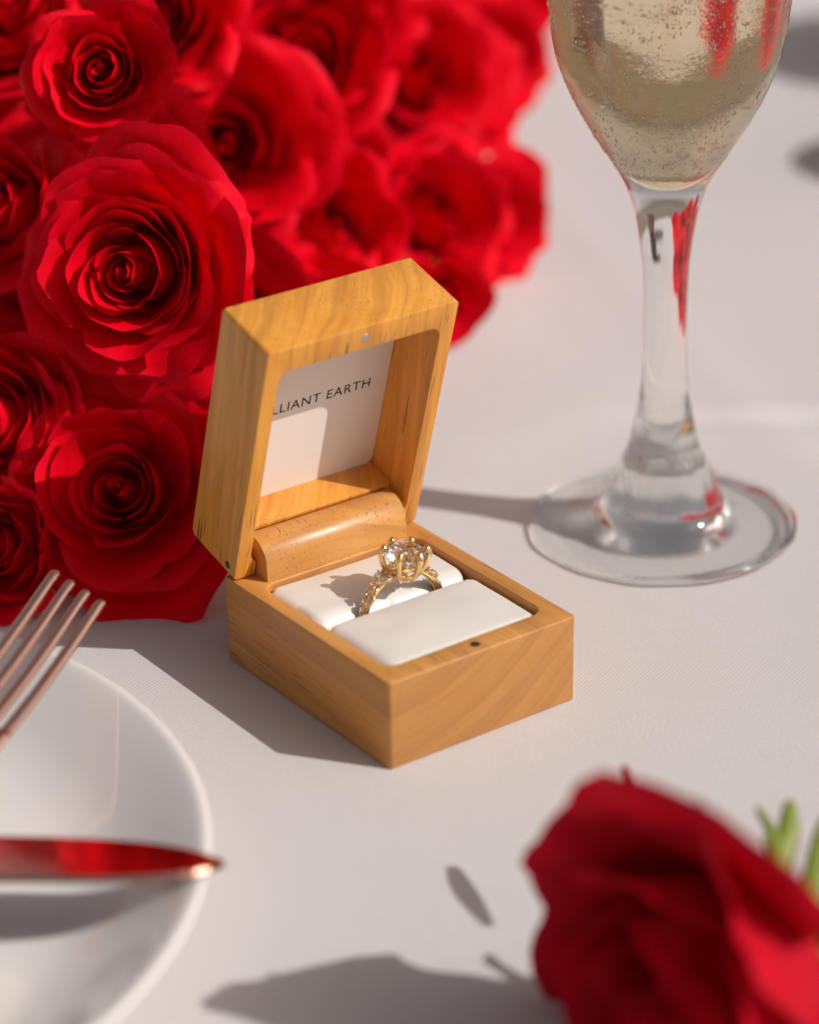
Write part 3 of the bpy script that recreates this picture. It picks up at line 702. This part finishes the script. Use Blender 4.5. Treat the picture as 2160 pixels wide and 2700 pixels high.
place_rose(V2, (27.2, 31.2, 4.6), (.5, .0, .8), 2.4, 75, 'blurred red rose near the top edge, beyond the rightmost high bloom')
place_rose(V0, (29.6, 34.8, 3.6), (.5, .1, .8), 2.4, 115, 'blurred red rose at the top edge, just left of the farthest bloom')
for (x_, y_, z_), r_, lb in (((24.2, 33.0, 3.4), 2.9, 'red rose at the back of the bouquet, nearest behind the high right bloom'), ((20.6, 34.0, 4.6), 3.0, 'red rose at the back of the bouquet, behind the soft bloom left of the flute'),
        ((16.8, 34.5, 5.2), 3.0, 'red rose at the back of the bouquet, behind the top centre blooms'), ((27.2, 37.2, 3.2), 2.8, 'red rose low at the far right end of the bouquet, seen through the glass'),
        ((22.6, 38.4, 4.0), 3.0, 'hindmost red rose of the bouquet, left of the far right end'), ((17.8, 30.8, 3.0), 2.8, 'red rose low inside the bouquet, behind the blurred right hand blooms')):
    place_rose(V3, (x_, y_, z_), (.4, .1, .8), r_, x_ * 31, lb)
core = tag(obj('bouquet_foam', sphere(bmesh.new(), (0, 0, 0), 1, 24, 16, (9, 6, 4.2)), green, loc=(12, 30, 4.3)), 'dark green base hidden behind the massed red roses', 'flower base')

# ------------------------------------------------------------------ foreground rose
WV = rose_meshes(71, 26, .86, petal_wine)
fr = place_rose(WV, (-2.45, -13.3, 1.9), (-.80, -.34, .50), 4.4, 60, 'blurred wine red rose lying in the front right corner', 'cut roses lying on the cloth')
def blade_part(name, pts, wid, m, parent, thin=-fwd):
    bpy.context.view_layer.update(); inv = parent.matrix_world.inverted()
    P = smoothpath(pts, 5); n = len(P); bm = tube(P, [(.07, max(.015, wid * sin(pi * (.12 + .8 * i / n)))) for i in range(n)], 8, upv=tuple(thin))
    for v in bm.verts: v.co = (inv @ (v.co * S)) / S
    return obj(name, bm, m, parent)
blade_part('petal', [(.0, -9.1, 2.75), (.35, -8.4, 2.95), (.65, -7.75, 3.05), (.95, -7.15, 3.1)], .26, petal_wine, fr, rgt)
blade_part('sepal', [(.9, -12.0, 1.8), (1.8, -11.1, 2.35), (2.35, -10.7, 2.75), (2.8, -10.25, 3.1)], .26, green, fr)
blade_part('sepal', [(1.6, -11.3, 2.25), (2.0, -10.7, 2.65), (2.1, -10.3, 2.9), (2.1, -10.0, 3.1)], .11, green, fr)
blade_part('sepal', [(1.1, -12.6, 1.8), (2.2, -11.8, 2.4), (3.1, -11.3, 2.95), (3.7, -11.1, 3.1)], .36, green, fr)
# ------------------------------------------------------------------ plate
PX, PYc = -16.39, 3.98
plate = [(0, .35), (4, .35), (7.4, .36), (8.8, .46), (9.7, .74), (10.4, 1.12), (11.1, 1.56), (11.55, 1.83), (11.72, 1.89), (11.84, 1.87), (11.82, 1.76), (11.4, 1.46), (10.5, .92), (9.5, .46), (8.5, .20), (8.0, .02), (7.5, .02), (7.3, .18), (0, .18)]
bm = lathe(dense(plate, 3), 144); bmesh.ops.recalc_face_normals(bm, faces=bm.faces)
pl = tag(obj('plate', bm, porcelain, loc=(PX, PYc, 0)), 'glossy white porcelain plate in the lower left under knife and fork', 'plate')

# ------------------------------------------------------------------ fork
T1, T4 = Vector((-4.47, 7.24, 3.6)), Vector((-4.02, 5.95, 3.2))
Bv = Vector((-8.15, 3.51, 2.15))           # where the last tine has run to, lower
dirn = (T4 - Bv); side = (T1 - T4)
fk = tag(empty('fork', (Bv.x - 8, Bv.y, .6)), 'polished rose gold fork, four tines raised above the plate', 'fork')
fl0 = Vector(fk.location) / S
for k in range(4):
    tpt = T4.lerp(T1, k / 3) - fl0; rootp = (Bv + side * (.97 * k / 3)) - fl0
    drn = (tpt - rootp); upn = Vector((0, 0, 1))
    pts = smoothpath([rootp - drn * .12 - upn * .02, rootp.lerp(tpt, .3) - upn * .12, rootp.lerp(tpt, .65) - upn * .10, tpt - drn * .03, tpt], 6)
    n_ = len(pts); rad = [(.13 - .03 * i / n_, .175 - .055 * (i / n_)) for i in range(n_)]
    rad[-1] = (.03, .04); rad[-2] = (.065, .085)
    bm = tube(pts, rad, 12, upv=(0, 0, 1)); obj('tine', bm, rose_gold, fk)
rc_ = (Bv + side * .5) - fl0
hd = smoothpath([rc_ - dirn * .02, rc_ - dirn * .25 + Vector((-.1, 0, .0)), rc_ + Vector((-2.2, -1.3, -.40)), rc_ + Vector((-4, -2.3, -.40)), rc_ + Vector((-8, -4.4, -.30)), rc_ + Vector((-14.5, -7.6, -.25))], 6)
n_ = len(hd); rad = []
for i in range(n_):
    q = i / (n_ - 1); wd = 1.02 if q < .12 else (1.02 - .74 * sstep(.12, .42, q) + .35 * sstep(.5, .95, q)); rad.append((.10 + .05 * q, wd))
obj('handle', tube(hd, rad, 14, upv=(0, 0, 1)), rose_gold, fk)

# ------------------------------------------------------------------ knife
kn = tag(empty('knife', (-6.96, -3.78, 2.04)), 'polished rose gold table knife across the plate reflecting the red roses', 'knife')
kd = Vector((-.79, .61, .0)).normalized(); ks = Vector((-.61, -.79, 0)).normalized()      # along to the handle; toward the viewer
bm = bmesh.new(); pr_ = None
for i in range(41):
    q = i / 40; s = 11.5 * q
    back = .53 * (1 - exp(-s / 1.15)) ** .9 + .02; edge = -.98 * (1 - exp(-s / 1.0)) ** .9 - .02      # widths across: far side then near side
    c_ = kd * s + Vector((0, 0, .10 * sin(q * 3)))
    sec = []; TL = -.11
    for wq, zq in ((back * 1.95, .05), (back * 1.9, .085), (.1, .086), (edge * .80, .085), (edge, .0), (edge * .75, -.05), (.1, -.07), (back * 1.9, -.06)):
        sec.append(bm.verts.new(c_ - ks * wq + Vector((0, 0, zq + TL * wq))))
    if pr_:
        for k in range(8): bm.faces.new((pr_[k], pr_[(k + 1) % 8], sec[(k + 1) % 8], sec[k]))
    else: bm.faces.new(sec)
    pr_ = sec
bm.faces.new(pr_[::-1]); bmesh.ops.recalc_face_normals(bm, faces=bm.faces)
obj('blade', bm, rose_gold, kn, auto=6)
hp = [kd * s + Vector((0, 0, z)) for s, z in ((11.4, .0), (12.2, .02), (15, .05), (19, .05), (22.0, .0))]
hp = smoothpath(hp, 5); obj('handle', tube(hp, [(.22 + .12 * sstep(0, 1, i / 20), .50 + .25 * sstep(.1, 1, i / 20)) for i in range(len(hp))], 14, upv=(0, 0, 1)), rose_gold, kn)


# ------------------------------------------------------------------ made-up stand-ins far behind, added for their dark shapes and shadows
plum, nt, b = mat('dark_plum_glaze', (.045, .022, .03), .35)
v = coords(nt); bump(nt, b, ntex(nt, v, .8, 3), .2, .1)
vt = tag(empty('shadow_cup', (41.3, 21.8, 0)), 'made-up dark plum cup past the right edge, standing in for an unidentified dark shape', 'stand-in')  # made-up cup: gives the unidentified dark patch and shadow at the edge
obj('cup', lathe(dense([(0, .1), (1.7, .1), (2.2, .3), (2.6, 1.0), (2.9, 1.8), (3.0, 2.4), (2.9, 2.45), (2.7, 2.0), (1.5, 1.8), (0, 1.8)], 3), 48), plum, vt)
taupe, nt, b = mat('taupe_stoneware', (.30, .20, .17), .5)
v = coords(nt); bump(nt, b, ntex(nt, v, 1.2, 4), .3, .1)
bw_ = tag(empty('bowl', (54.6, 27.4, 0)), 'made-up taupe bowl out of view, casting the shadow near the top right corner', 'bowl')  # made-up bowl outside the view, added as a shadow caster
obj('body', lathe(dense([(0, .2), (2.8, .1), (3.0, .4), (4.6, 2.0), (5.6, 4.4), (6.0, 6.4), (5.8, 6.45), (5.3, 4.4), (4.2, 2.2), (2.4, .8), (0, .7)], 3), 64), taupe, bw_)
obj('rim', lathe([(5.98, 6.3), (6.12, 6.5), (5.95, 6.7), (5.72, 6.6), (5.80, 6.3), (5.98, 6.3)], 64), taupe, bw_)
